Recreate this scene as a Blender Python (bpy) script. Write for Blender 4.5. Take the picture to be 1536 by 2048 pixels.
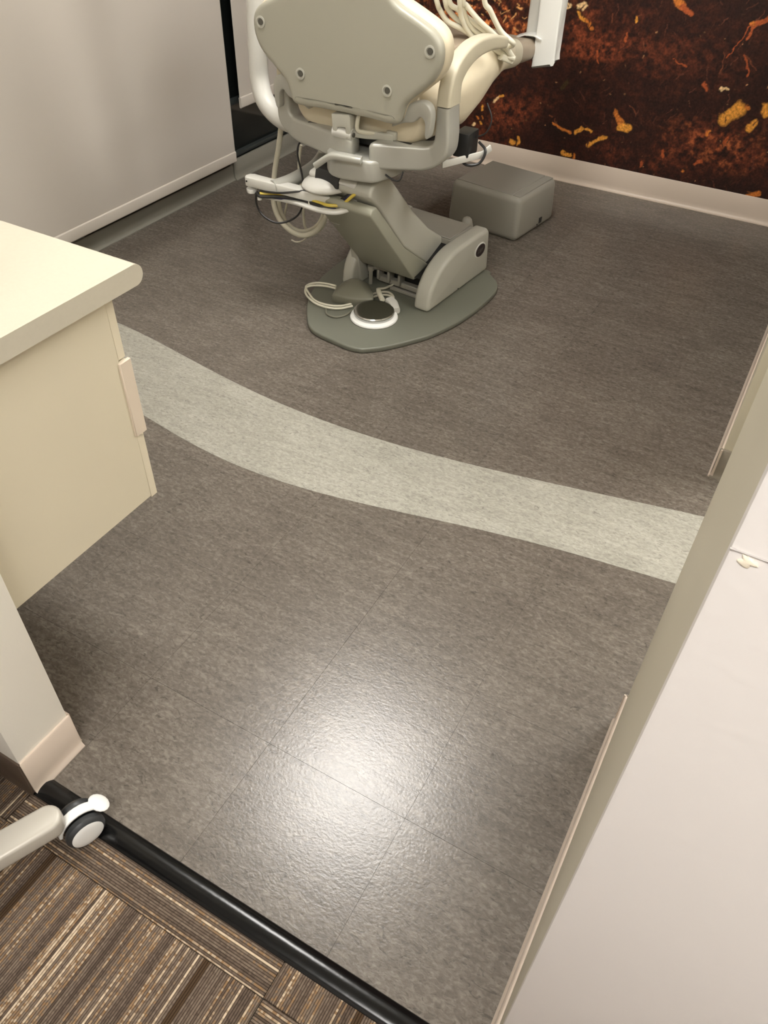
import bpy, bmesh, math, random
import numpy as np
from mathutils import Vector, Matrix
random.seed(7); rng = np.random.default_rng(11)
for o in list(bpy.data.objects): bpy.data.objects.remove(o)
SC = bpy.context.scene; COL = SC.collection
S = 0.932                                   # drawing units to metres (12 inch tiles, 4 inch cove base)
# ------------------------------------------------------------------ camera
FPX, PITCH, YAW, ROLL = 1557.28, math.radians(43.3763), math.radians(28.0691), math.radians(-1.9685)
EYE = np.array([0, 0, 1.5])
def cam_axes():
    cp, sp = math.cos(PITCH), math.sin(PITCH)
    f0 = np.array([-math.sin(YAW), math.cos(YAW), 0]); r0 = np.array([math.cos(YAW), math.sin(YAW), 0]); u0 = np.array([0, 0, 1.])
    fw = f0*cp - u0*sp; dn = -(f0*sp + u0*cp)
    return np.array([r0*math.cos(ROLL) + dn*math.sin(ROLL), -r0*math.sin(ROLL) + dn*math.cos(ROLL), fw])
CAMM = cam_axes()
cd = bpy.data.cameras.new('camera'); cam = bpy.data.objects.new('camera', cd); COL.objects.link(cam)
cd.sensor_fit = 'VERTICAL'; cd.sensor_height = 36.0; cd.lens = FPX*36.0/2048; cd.clip_start = 0.01
m4 = Matrix.Identity(4)
for i in range(3):
    m4[i][0] = CAMM[0][i]; m4[i][1] = -CAMM[1][i]; m4[i][2] = -CAMM[2][i]; m4[i][3] = EYE[i]*S
cam.matrix_world = m4
SC.camera = cam
def hit(u, v, ax, val):
    d = CAMM.T @ np.array([(u-768)/FPX, (v-1024)/FPX, 1]); i = 'xyz'.index(ax)
    return tuple(EYE + d*(val-EYE[i])/d[i])
# ------------------------------------------------------------------ world, exposure, main lamps
w = bpy.data.worlds.new('world'); SC.world = w; w.use_nodes = True
w.node_tree.nodes['Background'].inputs[0].default_value = (.02, .025, .03, 1)
w.node_tree.nodes['Background'].inputs[1].default_value = 0.15
SC.view_settings.view_transform = 'Standard'; SC.view_settings.look = 'None'
SC.view_settings.gamma = 1.0; SC.view_settings.use_curve_mapping = False; SC.view_settings.exposure = 0.0
CEIL = 2.75
LAMPS = [  # x, y, size x, size y, strength, label
    (-1.15, 1.88, .66, .80, 34.0, 'square lit ceiling panel above the dental chair room'),
    (0.10, -0.80, 1.28, .64, 26.0, 'long lit ceiling panel above the carpeted corridor'),
    (1.25, 2.7, 1.28, .64, 31.0, 'long added fill light panel, unseen, beyond the low partition')]  # no known fixture here; added to brighten blinds, mural and back of room
LAMPCOL = (1.0, .972, .925)
# ------------------------------------------------------------------ materials
def srgb(r, g, b):
    def c(x):
        x /= 255; return x/12.92 if x <= .04045 else ((x+.055)/1.055)**2.4
    return (c(r), c(g), c(b), 1)
MATS = {}
def mat(name, col, rough=.5, metal=0, spec=.5, coat=0, noise=0, nscale=30, bump=0, bscale=200, trans=0):
    if name in MATS: return MATS[name]
    m = bpy.data.materials.new(name); m.use_nodes = True; nt = m.node_tree; b = nt.nodes['Principled BSDF']
    b.inputs['Base Color'].default_value = col; b.inputs['Roughness'].default_value = rough
    b.inputs['Metallic'].default_value = metal; b.inputs['Specular IOR Level'].default_value = spec
    b.inputs['Coat Weight'].default_value = coat; b.inputs['Transmission Weight'].default_value = trans
    if noise or bump:
        tc = nt.nodes.new('ShaderNodeTexCoord')
    if noise:
        n = nt.nodes.new('ShaderNodeTexNoise'); n.inputs['Scale'].default_value = nscale; n.inputs['Detail'].default_value = 6
        nt.links.new(tc.outputs['Object'], n.inputs['Vector'])
        mx = nt.nodes.new('ShaderNodeMix'); mx.data_type = 'RGBA'
        mx.inputs[6].default_value = tuple(c*(1-noise) for c in col[:3])+(1,); mx.inputs[7].default_value = tuple(min(1, c*(1+noise)) for c in col[:3])+(1,)
        nt.links.new(n.outputs['Fac'], mx.inputs[0]); nt.links.new(mx.outputs[2], b.inputs['Base Color'])
    if bump:
        n2 = nt.nodes.new('ShaderNodeTexNoise'); n2.inputs['Scale'].default_value = bscale; n2.inputs['Detail'].default_value = 3
        nt.links.new(tc.outputs['Object'], n2.inputs['Vector'])
        bp = nt.nodes.new('ShaderNodeBump'); bp.inputs['Strength'].default_value = bump; bp.inputs['Distance'].default_value = .002
        nt.links.new(n2.outputs['Fac'], bp.inputs['Height']); nt.links.new(bp.outputs['Normal'], b.inputs['Normal'])
    MATS[name] = m; return m
M_PLAST = mat('warm_grey_plastic', (.44, .43, .37, 1), .42, noise=.04, nscale=8, bump=.08, bscale=600)
M_SHELL = mat('backrest_shell_plastic', (.365, .352, .288, 1), .38, bump=.06, bscale=700)
M_SILVER = mat('silver_painted_casting', (.45, .445, .40, 1), .33, metal=.25, bump=.05, bscale=900)
M_PLATE = mat('olive_grey_enamel', (.150, .153, .122, 1), .38, bump=.08, bscale=500)
M_TRAY = mat('olive_tray_plastic', (.31, .305, .240, 1), .45, noise=.05, nscale=6)
M_PEDAL = mat('olive_rubber', (.19, .185, .142, 1), .5, bump=.1, bscale=500)
M_CREAM = mat('cream_vinyl', (.65, .575, .425, 1), .45, noise=.04, nscale=12, bump=.12, bscale=900)
M_ARMPAD = mat('cream_armrest_urethane', (.55, .505, .385, 1), .45, bump=.05, bscale=900)
M_TAUPE = mat('taupe_vinyl', (.34, .275, .205, 1), .5, noise=.06, nscale=20, bump=.1, bscale=900)
M_WHITE = mat('white_plastic', (.60, .59, .545, 1), .35, bump=.03, bscale=400)
M_BRIGHT = mat('bright_white_plastic', (.85, .85, .82, 1), .3)
M_SLEEVE = mat('white_film_sleeve', (.80, .80, .76, 1), .25, bump=.2, bscale=40)
M_HOSE = mat('cream_hose', (.76, .73, .60, 1), .4)
M_HOSE2 = mat('beige_hose', (.60, .57, .46, 1), .4)
M_BLACK = mat('black_plastic', (.012, .012, .012, 1), .45)
M_CABLE = mat('black_cable', (.015, .014, .014, 1), .4)
M_YELL = mat('yellow_cable', (.65, .50, .08, 1), .4)
M_PURP = mat('navy_cable', (.02, .018, .06, 1), .4)
M_STEEL = mat('brushed_steel', (.50, .50, .48, 1), .22, metal=1)
M_BADGE = mat('dark_badge', (.025, .015, .015, 1), .3)
M_DARKMET = mat('dark_metal', (.10, .095, .08, 1), .5, metal=.3)
M_MECH = mat('grey_cast_metal', (.30, .285, .24, 1), .5, metal=.2)
M_BOX = mat('grey_box_plastic', (.285, .270, .230, 1), .42, noise=.04, nscale=7)
M_BLIND = mat('roller_blind_fabric', (.545, .50, .445, 1), .8, noise=.03, nscale=3, bump=.25, bscale=900)
M_HEM = mat('blind_hem_fabric', (.61, .56, .495, 1), .8, bump=.2, bscale=900)
M_FRAME = mat('dark_window_frame', (.035, .04, .038, 1), .35)
M_SILL = mat('grey_window_sill', (.20, .20, .18, 1), .4)
M_GLASS = mat('night_window_glass', (.02, .024, .022, 1), .06, spec=.5, trans=.5)
M_WHITEWALL = mat('white_wall_paint', (.78, .74, .71, 1), .55, noise=.015, nscale=5, bump=.22, bscale=130)
M_BEIGEWALL = mat('beige_wall_paint', (.62, .575, .455, 1), .55, bump=.12, bscale=150)
M_STUBWALL = mat('ivory_wall_paint', (.92, .88, .79, 1), .55, bump=.1, bscale=160)
M_CEIL = mat('ceiling_tile_white', (.8, .79, .75, 1), .9, bump=.3, bscale=90)
M_COVE = mat('beige_vinyl_cove', (.62, .52, .43, 1), .38, noise=.03, nscale=10)
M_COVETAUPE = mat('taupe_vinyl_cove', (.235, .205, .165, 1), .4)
M_COVEGREY = mat('grey_vinyl_cove', (.235, .225, .19, 1), .38, noise=.06, nscale=14)
M_COVEBRN = mat('brown_vinyl_cove', (.10, .07, .05, 1), .45)
M_SUB = mat('joint_dark', (.05, .045, .04, 1), .8)
M_JOINT = mat('floor_joint_putty', (.085, .073, .06, 1), .6)
M_CAB = mat('beige_laminate', (.68, .615, .47, 1), .42, noise=.02, nscale=3, bump=.04, bscale=300)
M_CABLITE = mat('light_beige_edge_band', (.72, .65, .50, 1), .4)
M_CABEDGE = mat('pink_beige_edge_band', (.70, .60, .485, 1), .4)
M_TOP = mat('cream_worktop_laminate', (.535, .495, .40, 1), .45, noise=.045, nscale=160, bump=.05, bscale=400)
M_THRESH = mat('black_rubber_threshold', (.004, .004, .004, 1), .20, spec=.4, bump=.1, bscale=60)
M_STOOL = mat('silver_grey_stool_base', (.50, .47, .41, 1), .4, metal=.15)
M_TYRE = mat('charcoal_tyre', (.028, .03, .032, 1), .4)
M_SEATBLK = mat('charcoal_stool_vinyl', (.05, .05, .05, 1), .5)
M_SPACKLE = mat('cream_filler', (.85, .77, .62, 1), .6)
M_CRACK = mat('grey_scuff', (.45, .42, .40, 1), .7)

def floor_material(name, dark, mid, light, gloss):
    m = bpy.data.materials.new(name); m.use_nodes = True; nt = m.node_tree; N = nt.nodes.new; L = nt.links.new
    b = nt.nodes['Principled BSDF']
    geo = N('ShaderNodeNewGeometry'); oi = N('ShaderNodeObjectInfo')
    def noise(sx, sy, scale, det, dist=0, off=0):
        mp = N('ShaderNodeMapping'); mp.inputs['Scale'].default_value = (sx, sy, 1); mp.inputs['Location'].default_value = (off, off*.7, 0)
        mp.inputs['Rotation'].default_value = (0, 0, math.radians(-3))
        L(geo.outputs['Position'], mp.inputs['Vector'])
        n = N('ShaderNodeTexNoise'); n.inputs['Scale'].default_value = scale; n.inputs['Detail'].default_value = det
        n.inputs['Roughness'].default_value = .62; n.inputs['Distortion'].default_value = dist
        L(mp.outputs['Vector'], n.inputs['Vector']); return n.outputs['Fac']
    fine = noise(1, 1.75, 78, 7, .75)          # curly flecks drawn out along the room's width
    streak = noise(1, 5.0, 9, 5, .6, 3)
    blot = noise(1, 1.3, 4, 3, .3, 8)
    def math_(op, a, c):
        q = N('ShaderNodeMath'); q.operation = op
        for i, s in enumerate((a, c)):
            if isinstance(s, (int, float)): q.inputs[i].default_value = s
            else: L(s, q.inputs[i])
        return q.outputs[0]
    v = math_('ADD', math_('MULTIPLY', fine, .64), math_('ADD', math_('MULTIPLY', streak, .30), math_('MULTIPLY', blot, .16)))
    v = math_('ADD', v, math_('MULTIPLY', math_('SUBTRACT', oi.outputs['Random'], .5), .035))
    cr = N('ShaderNodeValToRGB'); e = cr.color_ramp.elements
    e[0].position = .36; e[0].color = dark; e[1].position = .76; e[1].color = light
    k = cr.color_ramp.elements.new(.55); k.color = mid
    L(v, cr.inputs['Fac'])
    # thin dark curls and pale specks
    curl = noise(1, 2.2, 34, 2, 2.4, 21)
    rc = N('ShaderNodeValToRGB'); rc.color_ramp.elements[0].position = .30; rc.color_ramp.elements[0].color = (.62, .62, .62, 1)
    rc.color_ramp.elements[1].position = .40; rc.color_ramp.elements[1].color = (1, 1, 1, 1); L(curl, rc.inputs['Fac'])
    mx = N('ShaderNodeMix'); mx.data_type = 'RGBA'; mx.blend_type = 'MULTIPLY'; mx.inputs[0].default_value = 1
    L(cr.outputs['Color'], mx.inputs[6]); L(rc.outputs['Color'], mx.inputs[7])
    pale = noise(1, 3.0, 50, 3, 1.2, 40)
    rp = N('ShaderNodeValToRGB'); rp.color_ramp.elements[0].position = .66; rp.color_ramp.elements[0].color = (0, 0, 0, 1)
    rp.color_ramp.elements[1].position = .80; rp.color_ramp.elements[1].color = (.5, .5, .5, 1); L(pale, rp.inputs['Fac'])
    mx2 = N('ShaderNodeMix'); mx2.data_type = 'RGBA'; L(rp.outputs['Color'], mx2.inputs[0]); L(mx.outputs[2], mx2.inputs[6])
    mx2.inputs[7].default_value = tuple(min(1, c*1.35) for c in light[:3])+(1,)
    L(mx2.outputs[2], b.inputs['Base Color'])
    b.inputs['Roughness'].default_value = gloss; b.inputs['Specular IOR Level'].default_value = .62
    orange = N('ShaderNodeTexNoise'); orange.inputs['Scale'].default_value = 170; orange.inputs['Detail'].default_value = 2
    L(geo.outputs['Position'], orange.inputs['Vector'])
    bp = N('ShaderNodeBump'); bp.inputs['Strength'].default_value = .20; bp.inputs['Distance'].default_value = .0012
    L(math_('ADD', orange.outputs['Fac'], math_('MULTIPLY', curl, .9)), bp.inputs['Height']); L(bp.outputs['Normal'], b.inputs['Normal'])
    return m
M_FLOOR = floor_material('dark_marbled_linoleum', (.072, .060, .049, 1), (.130, .111, .092, 1), (.235, .206, .172, 1), .265)
M_BAND = floor_material('pale_marbled_linoleum', (.215, .205, .172, 1), (.345, .333, .285, 1), (.50, .485, .425, 1), .34)

def carpet_material(name, rot):
    m = bpy.data.materials.new(name); m.use_nodes = True; nt = m.node_tree; N = nt.nodes.new; L = nt.links.new
    b = nt.nodes['Principled BSDF']; geo = N('ShaderNodeNewGeometry')
    mp = N('ShaderNodeMapping'); mp.inputs['Rotation'].default_value = (0, 0, rot); L(geo.outputs['Position'], mp.inputs['Vector'])
    sp = N('ShaderNodeSeparateXYZ'); L(mp.outputs['Vector'], sp.inputs[0])
    def mth(op, a, c=0.0):
        q = N('ShaderNodeMath'); q.operation = op
        for i, s in enumerate((a, c)):
            if isinstance(s, (int, float)): q.inputs[i].default_value = s
            else: L(s, q.inputs[i])
        return q.outputs[0]
    pitch = .0042
    rowf = mth('DIVIDE', sp.outputs['Y'], pitch); row = mth('FLOOR', rowf)
    along = mth('DIVIDE', sp.outputs['X'], .0040); seg = mth('FLOOR', mth('ADD', along, mth('MULTIPLY', row, .5)))
    def wn(a, c):
        cx = N('ShaderNodeCombineXYZ'); L(a, cx.inputs[0]); L(c, cx.inputs[1])
        q = N('ShaderNodeTexWhiteNoise'); q.noise_dimensions = '2D'; L(cx.outputs[0], q.inputs['Vector']); return q.outputs['Value']
    rowr = wn(row, mth('MULTIPLY', row, 3.7)); loop = wn(row, seg)
    cx = N('ShaderNodeCombineXYZ'); L(mth('MULTIPLY', sp.outputs['X'], 4.0), cx.inputs[0]); L(mth('MULTIPLY', row, 3.1), cx.inputs[1])
    run = N('ShaderNodeTexNoise'); run.noise_dimensions = '2D'; run.inputs['Scale'].default_value = 1.0; run.inputs['Detail'].default_value = 1
    L(cx.outputs[0], run.inputs['Vector'])
    v = mth('ADD', mth('MULTIPLY', rowr, .40), mth('ADD', mth('MULTIPLY', run.outputs['Fac'], .48), mth('MULTIPLY', loop, .15)))
    cr = N('ShaderNodeValToRGB'); e = cr.color_ramp.elements
    e[0].position = .25; e[0].color = srgb(84, 72, 62); e[1].position = .80; e[1].color = srgb(205, 186, 160)
    for p, c in ((.42, srgb(106, 92, 80)), (.56, srgb(124, 110, 96)), (.64, srgb(140, 112, 82)), (.70, srgb(168, 148, 124))):
        k = cr.color_ramp.elements.new(p); k.color = c
    L(v, cr.inputs['Fac'])
    wide = mth('FLOOR', mth('DIVIDE', sp.outputs['Y'], .0126)); wr = wn(wide, mth('MULTIPLY', wide, 1.9))
    isdark = mth('GREATER_THAN', wr, .90)
    mx = N('ShaderNodeMix'); mx.data_type = 'RGBA'; L(isdark, mx.inputs[0]); L(cr.outputs['Color'], mx.inputs[6]); mx.inputs[7].default_value = srgb(78, 62, 46)
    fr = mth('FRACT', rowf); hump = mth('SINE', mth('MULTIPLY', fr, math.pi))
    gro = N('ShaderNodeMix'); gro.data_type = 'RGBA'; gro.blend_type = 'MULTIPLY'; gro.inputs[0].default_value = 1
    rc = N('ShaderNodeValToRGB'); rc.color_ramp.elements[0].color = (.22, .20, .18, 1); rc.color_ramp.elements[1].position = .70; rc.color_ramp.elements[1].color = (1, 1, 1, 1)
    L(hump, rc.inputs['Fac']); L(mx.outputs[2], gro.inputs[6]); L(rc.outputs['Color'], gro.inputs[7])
    L(gro.outputs[2], b.inputs['Base Color']); b.inputs['Roughness'].default_value = .95; b.inputs['Specular IOR Level'].default_value = .1
    bp = N('ShaderNodeBump'); bp.inputs['Strength'].default_value = .6; bp.inputs['Distance'].default_value = .002
    L(mth('ADD', hump, mth('MULTIPLY', loop, .5)), bp.inputs['Height']); L(bp.outputs['Normal'], b.inputs['Normal'])
    return m
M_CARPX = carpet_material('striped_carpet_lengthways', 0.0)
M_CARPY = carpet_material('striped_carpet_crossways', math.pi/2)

# ------------------------------------------------------------------ geometry helpers
def add(name, bm, m, parent=None, loc=None, sharp=40, mats=None):
    me = bpy.data.meshes.new(name)
    bmesh.ops.recalc_face_normals(bm, faces=bm.faces)
    base = Vector(parent['_base']) if parent is not None and '_base' in parent else Vector((0, 0, 0))
    if loc is not None and parent is None: base = Vector(loc)
    bmesh.ops.translate(bm, verts=bm.verts, vec=-base)
    bm.to_mesh(me); bm.free()
    for q in (mats or [m]): me.materials.append(q)
    me.polygons.foreach_set('use_smooth', [True]*len(me.polygons)); me.set_sharp_from_angle(angle=math.radians(sharp))
    o = bpy.data.objects.new(name, me); COL.objects.link(o)
    if parent is not None:
        o.parent = parent; o['_base'] = tuple(base)
    else:
        o.location = base; o['_base'] = tuple(base)
    return o
def thing(name, label, cat, loc, group=None):
    o = bpy.data.objects.new(name, None); COL.objects.link(o); o.location = loc; o['_base'] = tuple(loc); o.empty_display_size = .05
    o['label'] = label; o['category'] = cat
    if group: o['group'] = group
    return o
def tag(o, label, cat, group=None):
    o['label'] = label; o['category'] = cat
    if group: o['group'] = group
    return o
def struct(o): o['kind'] = 'structure'; return o
def bevel_all(bm, wd, seg=2, angle=20):
    if wd <= 0: return bm
    es = [e for e in bm.edges if len(e.link_faces) == 2 and e.calc_face_angle(0) > math.radians(angle)]
    bmesh.ops.bevel(bm, geom=es, offset=wd, segments=seg, profile=.5, affect='EDGES', clamp_overlap=True)
    return bm
def box(a, b, bev=0, seg=2, bm=None):
    own = bmesh.new()
    c = [(a[i]+b[i])/2 for i in range(3)]; s = [abs(b[i]-a[i]) for i in range(3)]
    bmesh.ops.create_cube(own, size=1, matrix=Matrix.Translation(c) @ Matrix.Diagonal((s[0], s[1], s[2], 1)))
    bevel_all(own, bev, seg)
    return merge(bm, own)
def merge(bm, own):
    if bm is None: return own
    me = bpy.data.meshes.new('tmp'); own.to_mesh(me); own.free(); bm.from_mesh(me); bpy.data.meshes.remove(me); return bm
def prism(pts, fn, a, b, bev=0, seg=2, bm=None, angle=30):
    """pts: 2-D outline; fn(p, q, h) -> xyz; extruded from h=a to h=b"""
    own = bmesh.new()
    lo = [own.verts.new(fn(p[0], p[1], a)) for p in pts]; hi = [own.verts.new(fn(p[0], p[1], b)) for p in pts]
    n = len(pts); own.faces.new(lo); own.faces.new(hi[::-1])
    for i in range(n): own.faces.new((lo[i], hi[i], hi[(i+1) % n], lo[(i+1) % n]))
    bmesh.ops.recalc_face_normals(own, faces=own.faces)
    bevel_all(own, bev, seg, angle)
    return merge(bm, own)
def smooth_path(pts, n=8, closed=False):
    P = [np.array(p, float) for p in pts]; out = []
    for i in range(len(P)-1):
        p0 = P[i-1] if i > 0 else 2*P[0]-P[1]; p1, p2 = P[i], P[i+1]; p3 = P[i+2] if i+2 < len(P) else 2*P[-1]-P[-2]
        for k in range(n):
            t = k/n
            out.append(.5*((2*p1) + (-p0+p2)*t + (2*p0-5*p1+4*p2-p3)*t*t + (-p0+3*p1-3*p2+p3)*t**3))
    out.append(P[-1]); return out
def sweep(path, ring, up=(0, 0, 1), fixed=False, scales=None, bm=None):
    """ring: 2-D (side, up) section points; carried along path"""
    own = bmesh.new(); P = [np.array(p, float) for p in path]; rings = []; up = np.array(up, float); last = None
    for i, p in enumerate(P):
        t = P[min(i+1, len(P)-1)] - P[max(i-1, 0)]; t /= (np.linalg.norm(t)+1e-12)
        if fixed or last is None:
            u = up - t*(up@t)
            if np.linalg.norm(u) < 1e-3: u = np.array([1., 0, 0]) - t*t[0]
        else: u = last - t*(last@t)
        u /= np.linalg.norm(u); last = u; s = np.cross(t, u); k = scales[i] if scales else (1, 1)
        rings.append([own.verts.new(p + s*a*k[0] + u*c*k[1]) for a, c in ring])
    n = len(ring)
    for a, b in zip(rings, rings[1:]):
        for j in range(n): own.faces.new((a[j], a[(j+1) % n], b[(j+1) % n], b[j]))
    own.faces.new(rings[0][::-1]); own.faces.new(rings[-1])
    return merge(bm, own)
def circ(r, n=10): return [(r*math.cos(2*math.pi*i/n), r*math.sin(2*math.pi*i/n)) for i in range(n)]
def rrect(wd, h, r, n=4):
    out = []
    for cx, cy, a0 in ((wd/2-r, h/2-r, 0), (-wd/2+r, h/2-r, 90), (-wd/2+r, -h/2+r, 180), (wd/2-r, -h/2+r, 270)):
        for k in range(n+1):
            a = math.radians(a0+90*k/n); out.append((cx+r*math.cos(a), cy+r*math.sin(a)))
    return out
def tube(pts, r, n=8, seg=10, bm=None): return sweep(smooth_path(pts, n), circ(r, seg), bm=bm)
def lathe(prof, c, axis=(0, 0, 1), n=32, bm=None):
    own = bmesh.new(); z = Vector(axis).normalized(); x = z.orthogonal().normalized(); y = z.cross(x); c = Vector(c); rings = []
    for r, h in prof:
        rings.append([own.verts.new(c + z*h + (x*math.cos(2*math.pi*i/n) + y*math.sin(2*math.pi*i/n))*max(r, 1e-5)) for i in range(n)])
    for a, b in zip(rings, rings[1:]):
        for j in range(n): own.faces.new((a[j], a[(j+1) % n], b[(j+1) % n], b[j]))
    own.faces.new(rings[0][::-1]); own.faces.new(rings[-1])
    return merge(bm, own)
def loft(rings, bm=None):
    own = bmesh.new(); R = [[own.verts.new(p) for p in r] for r in rings]; n = len(R[0])
    for a, b in zip(R, R[1:]):
        for j in range(n): own.faces.new((a[j], a[(j+1) % n], b[(j+1) % n], b[j]))
    own.faces.new(R[0][::-1]); own.faces.new(R[-1]); return merge(bm, own)
def cove(name, p0, p1, nrm, h, m, t=.006, toe=.020):
    """vinyl cove base on a wall line p0 -> p1 (xy), nrm points into the room"""
    prof = [(0, 0), (toe, 0), (toe, .003), (t+(toe-t)*.45, .0075), (t+(toe-t)*.15, .016), (t, .032), (t, h-.003), (t-.002, h), (0, h)]
    bm = bmesh.new(); R = []
    for p in (p0, p1): R.append([bm.verts.new((p[0]+nrm[0]*d, p[1]+nrm[1]*d, z)) for d, z in prof])
    n = len(prof)
    for j in range(n): bm.faces.new((R[0][j], R[0][(j+1) % n], R[1][(j+1) % n], R[1][j]))
    bm.faces.new(R[0]); bm.faces.new(R[1][::-1])
    return struct(add(name, bm, m, sharp=50))

# ================================================================== SETTING
XL, YB, YTH0, YTH1 = -2.60, 4.056, .324, .363
fl = struct(add('floor', box((XL-.2, .335, -.03), (2.3, YB+.1, -.0022)), M_JOINT))
XS = np.array([-2.1, -1.85, -1.56, -1.29, -1.02, -.72, -.39, -.175, .02]); UPY = np.array([1.784, 1.752, 1.708, 1.678, 1.671, 1.704, 1.763, 1.803, 1.847])
XS2 = np.array([-1.65, -1.48, -1.267, -1.09, -.85, -.6, -.35, -.16, .02]); LOY = np.array([1.402, 1.374, 1.354, 1.358, 1.393, 1.450, 1.502, 1.530, 1.553])
cu = np.polyfit(XS, UPY, 5); cl = np.polyfit(XS2, LOY, 5)
def upc(x):
    if x > .02: return np.polyval(cu, .02) + .2*(x-.02)
    if x < -2.1: return np.polyval(cu, -2.1) - .12*(x+2.1)
    return np.polyval(cu, x)
def loc_(x):
    if x > .02: return np.polyval(cl, .02) + .13*(x-.02)
    if x < -1.65: return np.polyval(cl, -1.65) - .16*(x+1.65)
    return np.polyval(cl, x)
TX, TY, TS, GAP = -.277, .652, .3275, .00028
def strip_piece(x0, x1, ylo, yhi):
    n = max(2, int((x1-x0)/.03)+1); xs = np.linspace(x0, x1, n)
    lo = [(x, ylo(x)) for x in xs]; hi = [(x, yhi(x)) for x in xs]
    seg = [(l, h) for l, h in zip(lo, hi) if h[1]-l[1] > .0008]
    if len(seg) < 2: return None
    return [l for l, h in seg] + [h for l, h in seg][::-1]
def flat_tile(name, poly, m, parent):
    bm = bmesh.new()
    top = [bm.verts.new((x, y, 0)) for x, y in poly]; bot = [bm.verts.new((x, y, -.0024)) for x, y in poly]
    bm.faces.new(top); n = len(poly)
    for i in range(n): bm.faces.new((top[i], bot[i], bot[(i+1) % n], top[(i+1) % n]))
    o = add(name, bm, m, parent); return o
ix0 = int(math.floor((XL-TX)/TS)); ix1 = int(math.ceil((2.2-TX)/TS)); iy0 = int(math.floor((YTH1-TY)/TS)); iy1 = int(math.ceil((YB-TY)/TS))
for i in range(ix0, ix1):
    for j in range(iy0, iy1):
        x0, x1 = max(TX+i*TS+GAP, XL), min(TX+(i+1)*TS-GAP, 2.2)
        y0, y1 = max(TY+j*TS+GAP, .34), min(TY+(j+1)*TS-GAP, YB)
        if x1-x0 < .01 or y1-y0 < .005: continue
        if y1 > .345:
            p = strip_piece(x0, x1, lambda x: y0, lambda x: min(y1, loc_(x)-.0004))
            if p: flat_tile('floor_tile', p, M_FLOOR, fl)
        p = strip_piece(x0, x1, lambda x: max(y0, upc(x)+.0004), lambda x: y1)
        if p: flat_tile('floor_tile', p, M_FLOOR, fl)
flat_tile('curved_floor_band', strip_piece(XL, 2.2, loc_, upc), M_BAND, fl)['label'] = 'pale grey curved band inlaid in the dark floor'
# corridor carpet
cf = struct(add('floor_corridor', box((-3.2, -2.2, -.03), (2.2, .330, -.004)), M_SUB))
CX, CY, CT = -.336, .258, .614
for i in range(-5, 5):
    for j in range(-4, 1):
        a = (max(CX+i*CT+.0006, -3.2), CY+j*CT+.0006); b = (min(CX+(i+1)*CT-.0006, 2.2), min(CY+(j+1)*CT-.0006, .326))
        if b[0]-a[0] < .02 or b[1] < -2.1: continue
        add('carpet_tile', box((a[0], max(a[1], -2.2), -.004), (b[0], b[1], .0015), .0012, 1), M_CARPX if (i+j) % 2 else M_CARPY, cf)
# threshold
prof = [(YTH0-.003, 0), (YTH0-.002, .003), (YTH0+.006, .0062), (YTH0+.014, .0078), (YTH0+.021, .0082), (YTH0+.028, .0075), (YTH0+.033, .0055), (YTH1, .0025), (YTH1+.002, 0), (YTH1+.002, -.002), (YTH0-.003, -.002)]
struct(add('trim_1', prism(prof, lambda p, q, h: (h, p, q), -.95, .03), M_THRESH, sharp=60))['label'] = 'black rubber threshold strip between carpet and floor'
# mural wall, left wall, partitions
struct(add('wall_back', box((XL-.25, YB, -.03), (2.3, YB+.12, CEIL)), M_WHITEWALL))
cove('baseboard_back', (XL, YB), (.03, YB), (0, -1), .114, M_COVE)
wl = struct(add('wall_left', box((XL-.14, .3, -.03), (XL, YB, .072)), M_COVEGREY))
struct(add('wall_left_header', box((XL-.14, .3, 2.5), (XL, YB, CEIL)), M_STUBWALL))
struct(add('wall_left_pier', box((XL-.14, .3, .07), (XL+.002, 2.14, 2.52)), M_SILL))
struct(add('wall_left_corner', box((XL-.14, 3.98, .07), (XL+.002, YB, 2.52)), M_STUBWALL))
cove('baseboard_left', (XL, .45), (XL, 3.135), (1, 0), .074, M_COVEGREY, t=.008, toe=.018)
cove('baseboard_left_end', (XL, 3.137), (XL, YB), (1, 0), .092, M_COVEGREY, t=.014, toe=.028)
def window(name, y0, y1, z0, label):
    bm = box((XL-.07, y0-.02, z0), (XL-.01, y0+.02, 2.5), .003); box((XL-.07, y1-.02, z0), (XL-.01, y1+.02, 2.5), .003, bm=bm)
    box((XL-.07, y0, z0-.002), (XL-.012, y1, z0+.018), .003, bm=bm); box((XL-.07, y0, 2.47), (XL-.012, y1, 2.5), .003, bm=bm)
    o = struct(add(name, bm, M_FRAME)); o['label'] = label
    add('pane', box((XL-.045, y0+.018, z0+.015), (XL-.037, y1-.018, 2.475)), M_GLASS, o)
    return o
window('window_1', 2.16, 3.11, .072, 'dark night window behind the long blind')
w2 = window('window_2', 3.17, 3.97, .092, 'dark night window behind the short blind')
add('transom', box((XL-.07, 3.17, .325), (XL-.015, 3.97, .350), .003), M_FRAME, w2)
struct(add('trim_2', box((XL-.05, 3.118, .07), (XL+.004, 3.162, 2.5), .004), M_SILL))['label'] = 'grey mullion between the two windows'
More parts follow.
